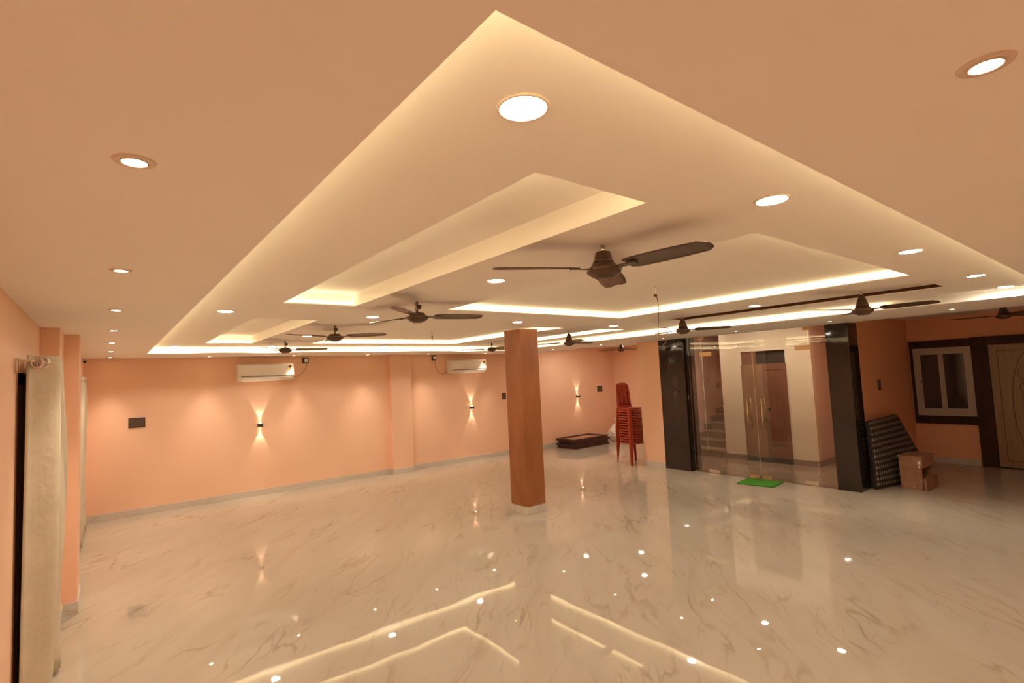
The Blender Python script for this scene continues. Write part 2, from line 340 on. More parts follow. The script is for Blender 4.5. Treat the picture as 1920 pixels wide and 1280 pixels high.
# ceiling: low border with an opening, raised tray with six recesses, bay ceilings
TR = (0.45, 6.83, 0.572, 8.74)
ceil = struct(plate('ceiling', M_CEIL, XL - 0.12, 8.36, YB - 0.12, YF + 0.12, [TR], H, H + 0.016))
struct(boxes('ceiling_alcove', M_CEIL, [(8.36, XE + 0.12, 6.3, YF + 0.12, HB, HB + 0.05), (8.345, 8.36, 6.45, YF, H, HB)]))
struct(boxes('ceiling_window_bay', M_CEIL, [(8.36, XE + 0.12, YB - 0.12, 2.98, HB, HB + 0.05), (8.345, 8.36, YB, 2.78, H, HB)]))
struct(boxes('ceiling_lobby', M_CEIL, [(8.37, XE + 0.12, 2.98, 6.45, 2.7, 2.75), (8.345, 8.37, 2.78, 6.45, 2.39, 2.7)]))
# panel openings in the tray: (x0, x1, y0, y1, gap, lit sides, cove sides)
PAN = [
    (1.05, 1.605, 1.17, 4.10, 0.10, 'WSN', 'WSN'),
    (1.05, 1.63, 5.12, 8.02, 0.10, 'WSN', 'WSN'),
    (2.45, 4.86, 1.17, 4.03, 0.055, 'WSNE', 'WSNE'),
    (2.45, 5.0, 5.14, 8.02, 0.055, 'WSNE', 'WSNE'),
    (5.76, 6.29, 5.12, 7.6, 0.055, 'WSNE', 'WSNE'),
    (5.68, 6.06, 1.20, 3.95, 0.05, '', 'E'),
]
CV = 0.12
raised = plate('raised_ceiling', M_CEIL, TR[0] - CV, TR[1] + CV, TR[2] - CV, TR[3] + CV, [p[:4] for p in PAN], HR, HR + 0.01, ceil)
b = MB()
x0, x1, y0, y1 = TR[0] - CV, TR[1] + CV, TR[2] - CV, TR[3] + CV
for p, q in (((x0, y0), (x1, y0)), ((x1, y0), (x1, y1)), ((x1, y1), (x0, y1)), ((x0, y1), (x0, y0))):
    b.quad((*p, H + 0.016), (*q, H + 0.016), (*q, HR), (*p, HR))
b.build('cove_wall', M_CEIL, ceil)
def strip(x0, x1, y0, y1, z): MB().box(x0, x1, y0, y1, z, z + 0.008).build('led_strip', M_LED, ceil)
Zs = H + 0.017; d = 0.085
strip(TR[0] - d - 0.012, TR[0] - d, TR[2] - d, TR[3] + d, Zs)
strip(TR[0] - d, TR[1] + d, TR[2] - d - 0.012, TR[2] - d, Zs)
strip(TR[0] - d, TR[1] + d, TR[3] + d, TR[3] + d + 0.012, Zs)
strip(TR[1] + d, TR[1] + d + 0.012, 1.9, TR[3] + d, Zs)
for (x0, x1, y0, y1, gap, lit, cove) in PAN:
    c = 0.07
    a = (x0 - (c if 'W' in cove else 0), x1 + (c if 'E' in cove else 0), y0 - (c if 'S' in cove else 0), y1 + (c if 'N' in cove else 0))
    z0, z1 = HR + 0.01, HR + 0.01 + gap
    b = MB()
    for p, q in (((a[0], a[2]), (a[1], a[2])), ((a[1], a[2]), (a[1], a[3])), ((a[1], a[3]), (a[0], a[3])), ((a[0], a[3]), (a[0], a[2]))):
        b.quad((*p, z0), (*q, z0), (*q, z1), (*p, z1))
    side = b.build('recess_side', M_BROWNP if not lit else M_CEIL, ceil)  # brown sides where a recess has no strips
    MB().box(a[0], a[1], a[2], a[3], z1, z1 + 0.01).build('recess_ceiling', M_CEIL, ceil)
    e = 0.052
    if 'W' in lit: strip(x0 - e - 0.01, x0 - e, y0 - e, y1 + e, z0)
    if 'E' in lit: strip(x1 + e, x1 + e + 0.01, y0 - e, y1 + e, z0)
    if 'S' in lit: strip(x0 - e, (x1 + e) if 'E' in cove else x1, y0 - e - 0.01, y0 - e, z0)
    if 'N' in lit: strip(x0 - e, (x1 + e) if 'E' in cove else x1, y1 + e, y1 + e + 0.01, z0)
struct(boxes('ceiling_slab', M_CEIL, [(XL - 0.12, XE + 0.12, YB - 0.12, YF + 0.12, 2.76, 2.86)]))

# ------------------------------------------------------------ brown column
t = thing('column', 'square brown textured column standing alone in the middle of the hall', 'column', (4.57, 5.575, 0))
boxes('shaft', M_COLUMN, [(-0.16, 0.16, -0.175, 0.175, 0.1, 2.485)], t, bev=0.004)
boxes('plinth', M_SKIRT, [(-0.168, 0.168, -0.183, 0.183, 0, 0.1)], t, bev=0.003)

# ------------------------------------------------------------ glass entrance
t = thing('granite_pillar', 'polished black granite pillar between the peach pier and the glass doors', 'pillar', (8.25, 5.69, 0))
boxes('cladding', M_BLACK, [(0, 0.36, -0.26, 0.268, 0, 2.389)], t, bev=0.003)
boxes('jamb_strip', M_BLACK, [(0.06, 0.20, -0.285, -0.26, 0, 2.389)], t, bev=0.003)
MB().box(0.045, 0.06, -0.28, -0.27, 1.28, 1.36).build('hinge', M_CHROME, t)
t = thing('granite_pillar', 'polished black granite pillar between the glass doors and the checked mattress', 'pillar', (8.30, 2.93, 0))
boxes('cladding', M_BLACK, [(0, 0.355, -0.15, 0.15, 0, 2.389)], t, bev=0.003)

t = thing('glass_entrance', 'frameless glass entrance with two leaves and long gold handles', 'glass door', (GX, 4.22, 0))
def pane(name, y0, y1, z0, z1): return boxes(name, M_GLASS, [(-0.005, 0.005, y0 - 4.22, y1 - 4.22, z0, z1)], t)
pane('side_panel', 5.145, 5.405, 0.02, 2.385); pane('side_panel', 3.085, 3.345, 0.02, 2.385)
pane('transom', 3.352, 5.138, 2.10, 2.385)
for y0, y1, s in ((4.224, 5.138, 1), (3.352, 4.216, -1)):
    leaf = pane('door_leaf', y0, y1, 0.02, 2.092)
    yc = 4.22 + 0.12 * s - 4.22
    bb = MB()
    for x in (-0.06, 0.06):
        bb.tube([(x, yc, 0.80), (x, yc, 1.30)], 0.0095, 12)
        for z in (0.9, 1.2): bb.tube([(x, yc, z), (x * 0.1, yc, z)], 0.009, 8)
    bb.build('handle', M_BRASS, leaf)
    yo = (y1 if s > 0 else y0) - 4.22
    p0, p1 = (yo - 0.19, yo + 0.035) if s > 0 else (yo - 0.035, yo + 0.19)
    boxes('top_patch', M_BRASS, [(-0.014, 0.014, p0, p1, 2.04, 2.115)], leaf, bev=0.002)
    q0, q1 = (yo - 0.2, yo) if s > 0 else (yo, yo + 0.2)
    boxes('floor_patch', M_CHROME, [(-0.016, 0.016, q0, q1, 0.005, 0.06)], leaf, bev=0.002)
    boxes('lock_patch', M_BRASS, [(-0.014, 0.014, yc - 0.1 if s > 0 else yc - 0.06, yc + 0.06 if s > 0 else yc + 0.1, 0.005, 0.055)], leaf, bev=0.002)
    boxes('ceiling_clamp', M_BRASS, [(-0.014, 0.014, yo - 0.06, yo + 0.06, 2.335, 2.387)], t, bev=0.002)
    boxes('edge_seal', M_CHROME, [(-0.006, 0.006, 0.0005 if s > 0 else -0.0035, 0.0035 if s > 0 else -0.0005, 0.02, 2.09)], leaf)
boxes('threshold', M_STEP, [(-0.04, 0.04, 3.08 - 4.22, 5.405 - 4.22, 0.0005, 0.006)], t)

# stairs in the lobby
LOBBY_FILLS = ((9.15, 4.75), (9.15, 3.55), (9.3, 5.9), (8.75, 4.2))  # unseen lamps added to brighten the lobby
st = bpy.data.objects.new('stair', None); COL.objects.link(st); st.location = (9.85, 5.66, 0); struct(st)
for k in range(6):
    boxes('step', M_STEP, [(0.25 * k, 1.59, 0, 0.735, 0.16 * k, 0.16 * k + 0.13)], st)
    boxes('tread', M_TREAD, [(0.25 * k - 0.02, 1.59, 0, 0.735, 0.16 * k + 0.13, 0.16 * (k + 1))], st, bev=0.003)
    boxes('stair_skirting', M_STEP, [(0.25 * k - 0.02, 0.25 * k + 0.26, 0.722, 0.735, 0.16 * (k + 1), 0.16 * (k + 1) + 0.12)], st)
# plywood door of the lift opening
t = thing('lift_opening_door', 'plywood double door in the cream lobby wall, seen through the glass', 'door', (9.87, 4.79, 0))
boxes('door_leaf', M_PLY, [(-0.012, 0.02, 0.0, 0.43, 0.09, 1.86)], t, bev=0.002)
leaf = boxes('door_leaf', M_PLY2, [(-0.010, 0.018, -0.43, -0.004, 0.09, 1.86)], t, bev=0.002)
boxes('rail', M_PLY2, [(-0.016, -0.01, -0.42, -0.02, 0.62, 0.70)], leaf); boxes('rail', M_PLY2, [(-0.016, -0.01, -0.42, -0.02, 1.74, 1.82)], leaf)
MB().lathe([(0.0, 0), (0.028, 0), (0.028, 0.008), (0, 0.008)], 16, mtx=Matrix.Translation((-0.012, -0.07, 1.0)) @ Matrix.Rotation(-PI / 2, 4, 'Y')).build('lock_hole', M_BLACKDULL, leaf)
MB().tube([(-0.01, -0.05, 0.78), (-0.05, -0.05, 0.78), (-0.05, -0.13, 0.78)], 0.008).build('door_handle', M_DARK, leaf)
boxes('transom_gap', M_BLACKDULL, [(0.08, 0.10, -0.42, 0.42, 1.86, 2.11)], t)  # black sheet painted as the dark inside the opening
boxes('transom_board', M_PLY2, [(0.02, 0.06, 0.14, 0.42, 1.86, 2.11)], t)
boxes('threshold', M_BLACKDULL, [(-0.02, 0.09, -0.42, 0.42, 0.0, 0.088)], t)
t = thing('switch_plate', 'small switch plate on the pink stairwell wall behind the glass', 'switch', (11.0, 6.40, 1.42))
boxes('plate', M_MODULE, [(-0.05, 0.05, -0.012, 0, -0.06, 0.06)], t, bev=0.002)
boxes('rocker', M_DARK, [(-0.03, 0.03, -0.016, -0.012, -0.04, 0.04)], t, bev=0.001)
# green mat
def mat_fn(u, v):
    return (0.44 * (u - 0.5), 0.54 * (v - 0.5), 0.010 + 0.001 * math.sin(9 * u + 5 * v))
o = MB().grid(mat_fn, 8, 8).build('door_mat', M_GREEN, solid=0.014); o.location = (8.05, 4.09, 0); o.rotation_euler = (0, 0, math.radians(6))
tag(o, 'bright green turf mat on the marble before the glass doors', 'mat')

# ------------------------------------------------------------ window and doors of the right bay
wn = bpy.data.objects.new('window_1', None); COL.objects.link(wn); wn.location = (XE, 2.44, 0); struct(wn)
boxes('casing', M_FRAME, [(-0.05, -0.001, -0.42, 0.43, 0.68, 0.82), (-0.05, -0.001, 0.385, 0.43, 0.82, 2.0), (-0.05, -0.001, -0.42, 0.43, 2.0, 2.13)], wn, bev=0.003)
boxes('window_frame', M_WHITE2, [(-0.04, -0.001, -0.41, 0.385, 0.82, 0.90), (-0.04, -0.001, -0.41, 0.385, 1.93, 2.0), (-0.04, -0.001, -0.41, -0.345, 0.90, 1.93), (-0.04, -0.001, 0.32, 0.385, 0.90, 1.93)], wn, bev=0.003)
for y0, y1 in ((-0.345, 0.0), (0.0, 0.32)):
    s = boxes('sash', M_WHITE2, [(-0.032, -0.004, y0, y1, 0.90, 0.945), (-0.032, -0.004, y0, y1, 1.885, 1.93), (-0.032, -0.004, y0, y0 + 0.035, 0.945, 1.885), (-0.032, -0.004, y1 - 0.035, y1, 0.945, 1.885)], wn, bev=0.002)
    boxes('pane', M_PANE, [(-0.016, -0.008, y0 + 0.03, y1 - 0.03, 0.94, 1.89)], s)
MB().box(-0.04, -0.032, 0.29, 0.305, 1.38, 1.44).build('latch', M_DARK, wn)
dr = bpy.data.objects.new('door_1', None); COL.objects.link(dr); dr.location = (XE, 1.38, 0); struct(dr)
boxes('door_frame', M_FRAME, [(-0.06, -0.001, 0.435, 0.645, 0, 2.0), (-0.06, -0.001, -0.645, 0.645, 2.0, 2.14), (-0.06, -0.001, -0.645, -0.435, 0, 2.0)], dr, bev=0.003)
leaf = boxes('door_leaf', M_DOOR, [(-0.035, -0.002, -0.433, 0.433, 0.02, 1.998)], dr, bev=0.003)
cb = MB()
for zc, r in ((1.52, 0.115), (1.29, 0.105), (1.08, 0.10)):
    cb.tube([(-0.036, r * math.cos(a) * 0.95, zc + r * math.sin(a)) for a in [2 * PI * i / 24 for i in range(25)]], 0.007, 6)
for s in (-1, 1):
    cb.tube([(-0.036, s * 0.2 * math.sin(PI * u) ** 0.6 if 0 < u < 1 else 0.0, 1.86 - 1.7 * u) for u in [i / 24 for i in range(25)]], 0.007, 6)
    cb.tube([(-0.036, s * 0.33, 0.12), (-0.036, s * 0.33, 1.90)], 0.006, 6)
cb.tube([(-0.036, -0.33, 1.90), (-0.036, 0.33, 1.90)], 0.006, 6); cb.tube([(-0.036, -0.33, 0.12), (-0.036, 0.33, 0.12)], 0.006, 6)
cb.build('carving', M_CARVE, leaf)
boxes('threshold', M_BLACKDULL, [(-0.06, -0.001, -0.433, 0.433, 0.0, 0.018)], dr)

# ------------------------------------------------------------ black doorway and curtains along the left wall
dd = bpy.data.objects.new('door_2', None); COL.objects.link(dd); dd.location = (XL, 4.6, 0); struct(dd)
boxes('door_frame', M_FRAME, [(0.001, 0.014, -0.46, -0.30, 0, 2.0), (0.001, 0.014, 0.40, 0.5, 0, 2.0), (0.001, 0.014, -0.46, 0.5, 1.93, 2.0)], dd)
boxes('door_leaf', M_BLACKDULL, [(0.001, 0.008, -0.30, 0.40, 0, 1.93)], dd)

def curtain(label, y0, y1, xc, amp, folds, ztop, ring_y, zbot=0.03, bulge=0.0, group='off-white curtains'):
    t = thing('curtain', label, 'curtain', (xc, (y0 + y1) / 2, 0), 0, group)
    L = y1 - y0
    def fn(u, v):
        ph = folds * 2 * PI * u
        g_ = min(1, u * 5); a = amp * (1 - 0.25 * v * g_ + 0.1 * g_ * math.sin(5 * u + 3 * v))
        x = -a * math.cos(ph) + (0.010 * math.sin(8 * v + 7 * u) + bulge * math.sin(PI * min(1, v * 1.05)) ** 2) * g_ - 0.012 * v * (1 - g_)
        y = -L / 2 + L * u + 0.012 * math.sin(4 * v + 9 * u) * min(1, u * 5)
        return (x, y, ztop + 0.05 - (ztop + 0.05 - zbot) * v)
    MB().grid(fn, 14 * int(folds + 0.5), 22).build('cloth', M_CURT, t, solid=0.006)
    rod = MB().tube([(0, -L / 2 - 0.05, ztop), (0, L / 2 + 0.05, ztop)], 0.011, 12).build('rod', M_CHROME, t)
    bk = MB(); w_ = xc - XL if xc < -0.26 else xc + 0.255
    w_ = xc - XL
    bk.box(-w_ + 0.001, -w_ + 0.012, -L / 2 - 0.06, -L / 2 - 0.03, ztop - 0.05, ztop + 0.03); bk.tube([(-w_ + 0.01, -L / 2 - 0.045, ztop + 0.012), (0.0, -L / 2 - 0.045, ztop + 0.012)], 0.005, 8)
    bk.build('bracket', M_CHROME, t)
    for i, y in enumerate(ring_y):
        MB().lathe([(0.036, -0.008), (0.036, 0.008), (0.022, 0.008), (0.022, -0.008), (0.036, -0.008)], 24, mtx=Matrix.Translation((-0.016 if i == 0 and len(ring_y) > 1 else 0.006, y - (y0 + y1) / 2, ztop)) @ Matrix.Rotation(math.radians(62), 4, 'Z') @ Matrix.Rotation(PI / 2, 4, 'Y')).build('eyelet', M_CHROME, t)
    return t
curtain('off-white eyelet curtain hanging beside the black door frame on the side wall', 4.05, 4.95, -0.292, 0.062, 3, 2.05, [3.995, 4.03], bulge=0.03)
curtain('off-white curtain hanging by the far corner of the side wall', 8.2, 9.45, -0.228, 0.020, 4, 2.03, [8.35])

# ------------------------------------------------------------ ceiling lights
def panel_light(label, x, y):
    global PROTO_P
    if PROTO_P is None:
        t = thing('ceiling_light', label, 'ceiling light', (x, y, HR), 0, 'round lights of the raised ceiling')
        MB().lathe([(0.053, -0.002), (0.056, -0.005), (0.062, -0.005), (0.065, 0.0), (0.053, 0.0)], 40).build('ring', M_RING, t)
        MB().lathe([(0.0, -0.0035), (0.0545, -0.0035), (0.0545, -0.001), (0, -0.001)], 40).build('diffuser', M_PANEL, t)
        PROTO_P = t; return t
    return dup(PROTO_P, (x, y, HR), None, label)
PROTO_P = None
LX = [0.77, 2.01, 3.75, 5.46, 6.69]
w5 = ['first', 'second', 'third', 'fourth', 'fifth']
for i, x in enumerate(LX): panel_light('%s round light from the tray corner along its unlit front edge' % w5[i], x, 0.89)
panel_light('round light just beyond the two-bladed view of the big fan, between recesses', 2.01, 2.68)
panel_light('round light between the fan rows, level with the gap beyond the first long recess', 2.02, 4.70)
panel_light('round light by the tray side edge, beside the gap of the two long recesses', 0.76, 4.68)
panel_light('round light above the brown fan with bare rod beside the second long recess', 2.02, 6.76)
panel_light('round light in the far tray corner by the air conditioner, over the bright strip', 0.76, 8.56)
panel_light('round light over the far bright strip, beside the fan before the first air conditioner', 2.02, 8.56)
panel_light('round light over the far bright strip, between the fan and the second socket', 3.87, 8.58)
panel_light('round light over the far bright strip, above the second air conditioner', 5.72, 8.58)
panel_light('round light right above the top of the brown column', 3.80, 4.68)
panel_light('round light above the fan beside the brown column, by the narrow lit recess', 5.55, 4.72)
panel_light('round light half behind the fan before the black granite pillar', 6.85, 4.70)
panel_light('round light at the tip of the unlit brown recess, before the lit square recess edge', 5.45, 2.68)

for (x, y), nm in zip(LOBBY_FILLS, ('wooden lift door', 'pink corner wall', 'stair foot', 'glass leaves')):  # added fill lamps over the lobby, out of view
    o = panel_light('unseen round fill light added over the lobby behind the glass, before the %s' % nm, x, y); o.location.z = 2.7
for x, y, nm in ((9.1, 7.3, "chair stack"), (9.1, 9.0, "framed boards"), (10.15, 8.2, "plastic bag")):  # unseen lamps added to lighten the alcove
    o = panel_light('unseen round fill light added in the alcove over the %s' % nm, x, y); o.location.z = HB
def spot(name, loc, power, ang, parent, aim=(0, 0, -1), blend=0.5, size=0.02, col=WARM):
    d = bpy.data.lights.new(name, 'SPOT'); d.energy = power; d.color = col; d.spot_size = ang; d.spot_blend = blend; d.shadow_soft_size = size
    o = bpy.data.objects.new(name, d); COL.objects.link(o); o.parent = parent; o.location = loc
    o.rotation_euler = Vector(aim).to_track_quat('-Z', 'Y').to_euler(); return o
PROTO_S = None
def small_spot(label, x, y):
    global PROTO_S
    if PROTO_S is None:
        t = thing('recessed_spotlight', label, 'spotlight', (x, y, H), 0, 'small spotlights of the ceiling border')
        MB().lathe([(0.026, 0.0), (0.027, -0.0035), (0.041, -0.0035), (0.0435, 0.0)], 36).build('ring', M_RING, t)
        MB().lathe([(0.0245, -0.001), (0.0255, -0.0055), (0.0265, -0.0055), (0.0275, -0.003), (0.0245, -0.001)], 32).build('inner_ring', M_RING, t)
        MB().lathe([(0.0, -0.004), (0.0235, -0.004), (0.0245, -0.0015), (0, -0.0015)], 32).build('lens', M_SPOTL, t)
        PROTO_S = t
    else: t = dup(PROTO_S, (x, y, H), None, label)
    return t
W7 = ['first', 'second', 'third', 'fourth', 'fifth', 'sixth', 'seventh']
spots = []
for k in range(7):
    spots.append(small_spot('%s small spotlight of the row along the curtained wall, counted toward the far wall' % W7[k], 0.05, 1.45 + 1.345 * k))
for k, x in enumerate((1.31, 2.61, 3.97, 5.29, 6.75)):
    spots.append(small_spot(['small spotlight before the far wall, between switchboard and first air conditioner', 'small spotlight before the far wall, over the first socket box', 'small spotlight before the far wall, at the near side of the pilaster', 'small spotlight before the far wall, beyond the pilaster, by the second socket', 'small spotlight before the far wall, over the second air conditioner'][k], x, 9.52))
for k, y in enumerate((8.33, 6.92, 5.45, 4.12, 2.79, 1.50)):
    spots.append(small_spot(['small spotlight of the entrance row, nearest the framed boards', 'small spotlight of the entrance row, before the red chair stack', 'small spotlight of the entrance row, before the first granite pillar', 'small spotlight over the glass doors, at their middle', 'small spotlight of the entrance row, before the granite pillar by the mattress', 'small spotlight of the entrance row, nearest the carved door'][k], 7.72, y))
spots.append(small_spot('small spotlight with wide ring, alone on the dim ceiling before the tray front edge', 1.29, 0.165))
for s in spots: spot('beam', (0, 0, -0.012), SPOT_W, math.radians(66), s, blend=1.0, size=0.035)

# ------------------------------------------------------------ ceiling fans
def blade_bm(ang):
    """a slightly cambered, pitched blade"""
    b = MB(); R0, R1 = 0.135, 0.56
    def fn(u, v):
        r = R0 + (R1 - R0) * u
        wd = 0.062 + 0.008 * math.sin(PI * u) - (0.02 if u < 0.02 else 0) - (0.03 * ((u - 0.93) / 0.07) ** 2 if u > 0.93 else 0)
        s = (v - 0.5) * 2 * wd; p = -math.radians(11 - 3 * u)
        z = s * math.sin(p) + 0.006 * (1 - (2 * v - 1) ** 2)
        return Matrix.Rotation(ang, 4, 'Z') @ Vector((r, s * math.cos(p), z))
    b.grid(fn, 12, 6)
    return b
def iron_bm(ang):
    b = MB(); b.box(0.075, 0.19, -0.018, 0.018, -0.006, -0.001, bev=0.001, mtx=Matrix.Rotation(ang, 4, 'Z') @ Matrix.Rotation(math.radians(-8), 4, 'X'))
    return b
def make_fan(label, cone, z=-0.118):
    t = thing('ceiling_fan', label, 'ceiling fan', (0, 0, 0), 0, 'brown ceiling fans')
    for k in range(3):
        bl = blade_bm(2 * PI * k / 3).build('blade', M_FAN, t, solid=0.003, loc=(0, 0, z))
        iron_bm(2 * PI * k / 3).build('blade_iron', M_FAN, bl)
    mh = MB().lathe([(0.0, z - 0.052), (0.03, z - 0.05), (0.06, z - 0.04), (0.084, z - 0.022), (0.089, z - 0.012), (0.089, z - 0.004), (0.082, z + 0.002), (0.066, z + 0.006), (0.060, z + 0.022), (0.05, z + 0.028), (0.0, z + 0.03)], 36).build('motor_housing', M_FAN, t)
    MB().lathe([(0.088, z - 0.010), (0.0915, z - 0.008), (0.0915, z - 0.004), (0.088, z - 0.003)], 36).build('trim_ring', M_FANT, mh)
    MB().lathe([(0.040, z - 0.0475), (0.042, z - 0.05), (0.045, z - 0.0475)], 36).build('trim_ring', M_FANT, mh)
    if cone and z < -0.15:
        MB().lathe([(0.0, z + 0.026), (0.056, z + 0.03), (0.058, z + 0.036), (0.050, z + 0.046), (0.043, z + 0.07), (0.033, z + 0.10), (0.022, z + 0.125), (0.012, z + 0.138), (0, z + 0.14)], 30).build('canopy', M_FAN, t)
        MB().tube([(0, 0, z + 0.12), (0, 0, -0.001)], 0.009, 12).build('down_rod', M_CHROME, t)
    elif cone:
        MB().lathe([(0.0, z + 0.026), (0.052, z + 0.03), (0.054, z + 0.034), (0.048, z + 0.040), (0.044, z + 0.055), (0.039, z + 0.078), (0.034, z + 0.084), (0.012, z + 0.086), (0, z + 0.087)], 30).build('canopy', M_FAN, t)
        rd = MB().tube([(0, 0, z + 0.08), (0, 0, -0.001)], 0.011, 12).build('down_rod', M_CHROME, t)
    else:
        MB().tube([(0, 0, z + 0.02), (0, 0, -0.001)], 0.008, 10).build('down_rod', M_WIRE, t)
        MB().lathe([(0, z + 0.058), (0.016, z + 0.060), (0.018, z + 0.066), (0.018, z + 0.088), (0.012, z + 0.092), (0, z + 0.094)], 16, c=(-0.012, -0.01, 0)).build('coupling', M_DARK, t)
        MB().tube([(0.01, 0, -0.005), (0.02, 0.005, -0.03), (0.012, 0.01, -0.05), (0.01, 0.0, -0.09), (0.02, -0.01, z + 0.03)], 0.0028, 6).build('lead_wire', M_WIRE, t)
    return t
FC = make_fan('brown ceiling fan with bell canopy between the first long recess and the lit square recess', True)
FC.location = (1.95, 1.70, HR); FC.rotation_euler = (0, 0, math.radians(34))
FB = make_fan('brown fan on bare rod at the far end of the first long recess', False)
FB.location = (1.97, 3.70, HR); FB.rotation_euler = (0, 0, math.radians(106))
dup(FB, (1.95, 5.55, HR), math.radians(78), 'brown fan on bare rod at the mid side of the second long recess')
dup(FB, (1.97, 7.60, HR), math.radians(108), 'brown fan on bare rod before the first air conditioner, crossing the far bright strip')
dup(FB, (5.55, 7.62, HR), math.radians(22), 'brown fan on bare rod above the second air conditioner, touching the column outline')
FT = make_fan('brown fan with tall cone canopy beside the brown column, under the narrow lit recess', True, -0.165)
FT.location = (5.50, 5.56, HR); FT.rotation_euler = (0, 0, math.radians(2))
dup(FT, (5.53, 3.62, HR), math.radians(70), 'brown fan with tall cone canopy at the end of the unlit recess, before the granite')
dup(FT, (5.52, 1.71, HR), math.radians(34), 'brown fan with tall cone canopy under the long unlit brown recess')
dup(FT, (9.55, 1.32, HB), math.radians(90), 'brown fan hanging in the dark bay before the white framed window')
dup(FT, (9.75, 8.10, HB), math.radians(116), 'brown fan hanging in the alcove over the framed boards')

# loose wires where fans are missing
t = thing('hanging_wire', 'long loose wire hanging from the ceiling across the first granite pillar', 'wire', (3.62, 2.61, HR + 0.064))
pts = [(0, 0, 0), (0.0, 0, -0.04), (0.012, -0.008, -0.10), (0.018, -0.012, -0.18), (0.012, -0.006, -0.27), (0.004, -0.003, -0.36), (0.004, -0.003, -0.41)]
MB().tube(pts, 0.003, 6).build('wire', M_WIRE, t)
MB().tube([(0.004, -0.003, -0.41), (0.03, -0.024, -0.425), (0.05, -0.04, -0.45), (0.05, -0.04, -0.475), (0.034, -0.027, -0.49), (0.03, -0.02, -0.51)], 0.003, 6).build('wire_end', M_REDWIRE, t)
boxes('connector', M_WHITE, [(-0.008, 0.008, -0.008, 0.008, -0.065, -0.008)], t, bev=0.002)
boxes('hook', M_DARK, [(-0.01, 0.014, -0.01, 0.01, -0.085, -0.066)], t, bev=0.002)
t = thing('hanging_wire', 'short loose wire hanging over the far recess, above the second wall socket', 'wire', (3.66, 6.46, HR + 0.064))
MB().tube([(0, 0, 0), (0, 0, -0.05), (0.006, 0, -0.1), (0.004, 0, -0.17)], 0.004, 6).build('wire', M_WIRE, t)
boxes('connector', M_DARK, [(-0.008, 0.008, -0.008, 0.008, -0.1, -0.075)], t, bev=0.002)

# ------------------------------------------------------------ air conditioners
def make_ac(label, x, side, wide):
    t = thing('air_conditioner', label, 'air conditioner', (x, YF, 1.96), 0, 'white split air conditioners')
    w2 = wide / 2
    prof = [(0, 0.03), (-0.10, 0.0), (-0.17, 0.02), (-0.205, 0.07), (-0.21, 0.09), (-0.21, 0.27), (-0.19, 0.295), (0, 0.30)]
    t_ = Matrix(((0, 0, 1, 0), (1, 0, 0, 0), (0, 1, 0, 0), (0, 0, 0, 1)))
    MB().prism([(y, z) for y, z in prof], -w2, w2, bev=0.006, mtx=t_).build('body', M_WHITE, t)
    boxes('front_panel', M_WHITE, [(-w2 + 0.006, w2 - 0.006, -0.2155, -0.2095, 0.095, 0.275)], t, bev=0.003)
    lv = MB(); lv.box(-w2 + 0.06, w2 - 0.06, -0.004, 0.004, 0, 0.055, bev=0.002, mtx=Matrix.Translation((0, -0.196, 0.022)) @ Matrix.Rotation(math.radians(33), 4, 'X')); lv.build('air_flap', M_WHITE, t)
    boxes('air_slot', M_MODULE, [(-w2 + 0.05, w2 - 0.05, -0.2118, -0.206, 0.078, 0.0865)], t)
    lb = boxes('energy_label', M_LABEL_Y, [(w2 - 0.09, w2 - 0.055, -0.2165, -0.2155, 0.175, 0.225)], t)
    MB().lathe([(0, 0), (0.024, 0), (0.024, 0.001), (0, 0.001)], 20, mtx=Matrix.Translation((w2 - 0.07, -0.2165, 0.243)) @ Matrix.Rotation(PI / 2, 4, 'X')).build('rating_dial', M_LABEL_R, lb)
    return t
a1 = make_ac('white air conditioner above the first wall sconce, near the switchboard', 2.19, 1, 0.90)
a2 = make_ac('white air conditioner between the pilaster and the brown column', 6.38, -1, 0.94)
def socket_box(label, x, z):
    t = thing('power_socket', label, 'socket', (x, YF, z), 0, 'sockets of the air conditioners')
    boxes('plate', M_DARK, [(-0.055, 0.055, -0.02, 0, -0.055, 0.055)], t, bev=0.003)
    boxes('plug', M_WHITE, [(-0.028, 0.034, -0.06, -0.02, -0.034, 0.032)], t, bev=0.008)
    return t
socket_box('dark socket box with white plug under the ceiling, at the first air conditioner', 2.90, 2.31)
socket_box('dark socket box with white plug under the ceiling, at the second air conditioner', 5.60, 2.32)
MB().tube([(0.71, -0.07, 0.30), (0.715, -0.06, 0.25), (0.69, -0.03, 0.18), (0.62, -0.02, 0.10), (0.53, -0.02, 0.055), (0.45, -0.04, 0.045)], 0.006, 8).build('power_cord', M_CORD, a1)
MB().tube([(-0.78, -0.07, 0.318), (-0.775, -0.06, 0.24), (-0.74, -0.03, 0.12), (-0.66, -0.02, 0.03), (-0.585, -0.02, 0.008), (-0.52, -0.03, 0.035), (-0.47, -0.05, 0.08)], 0.006, 8).build('power_cord', M_CORD, a2)

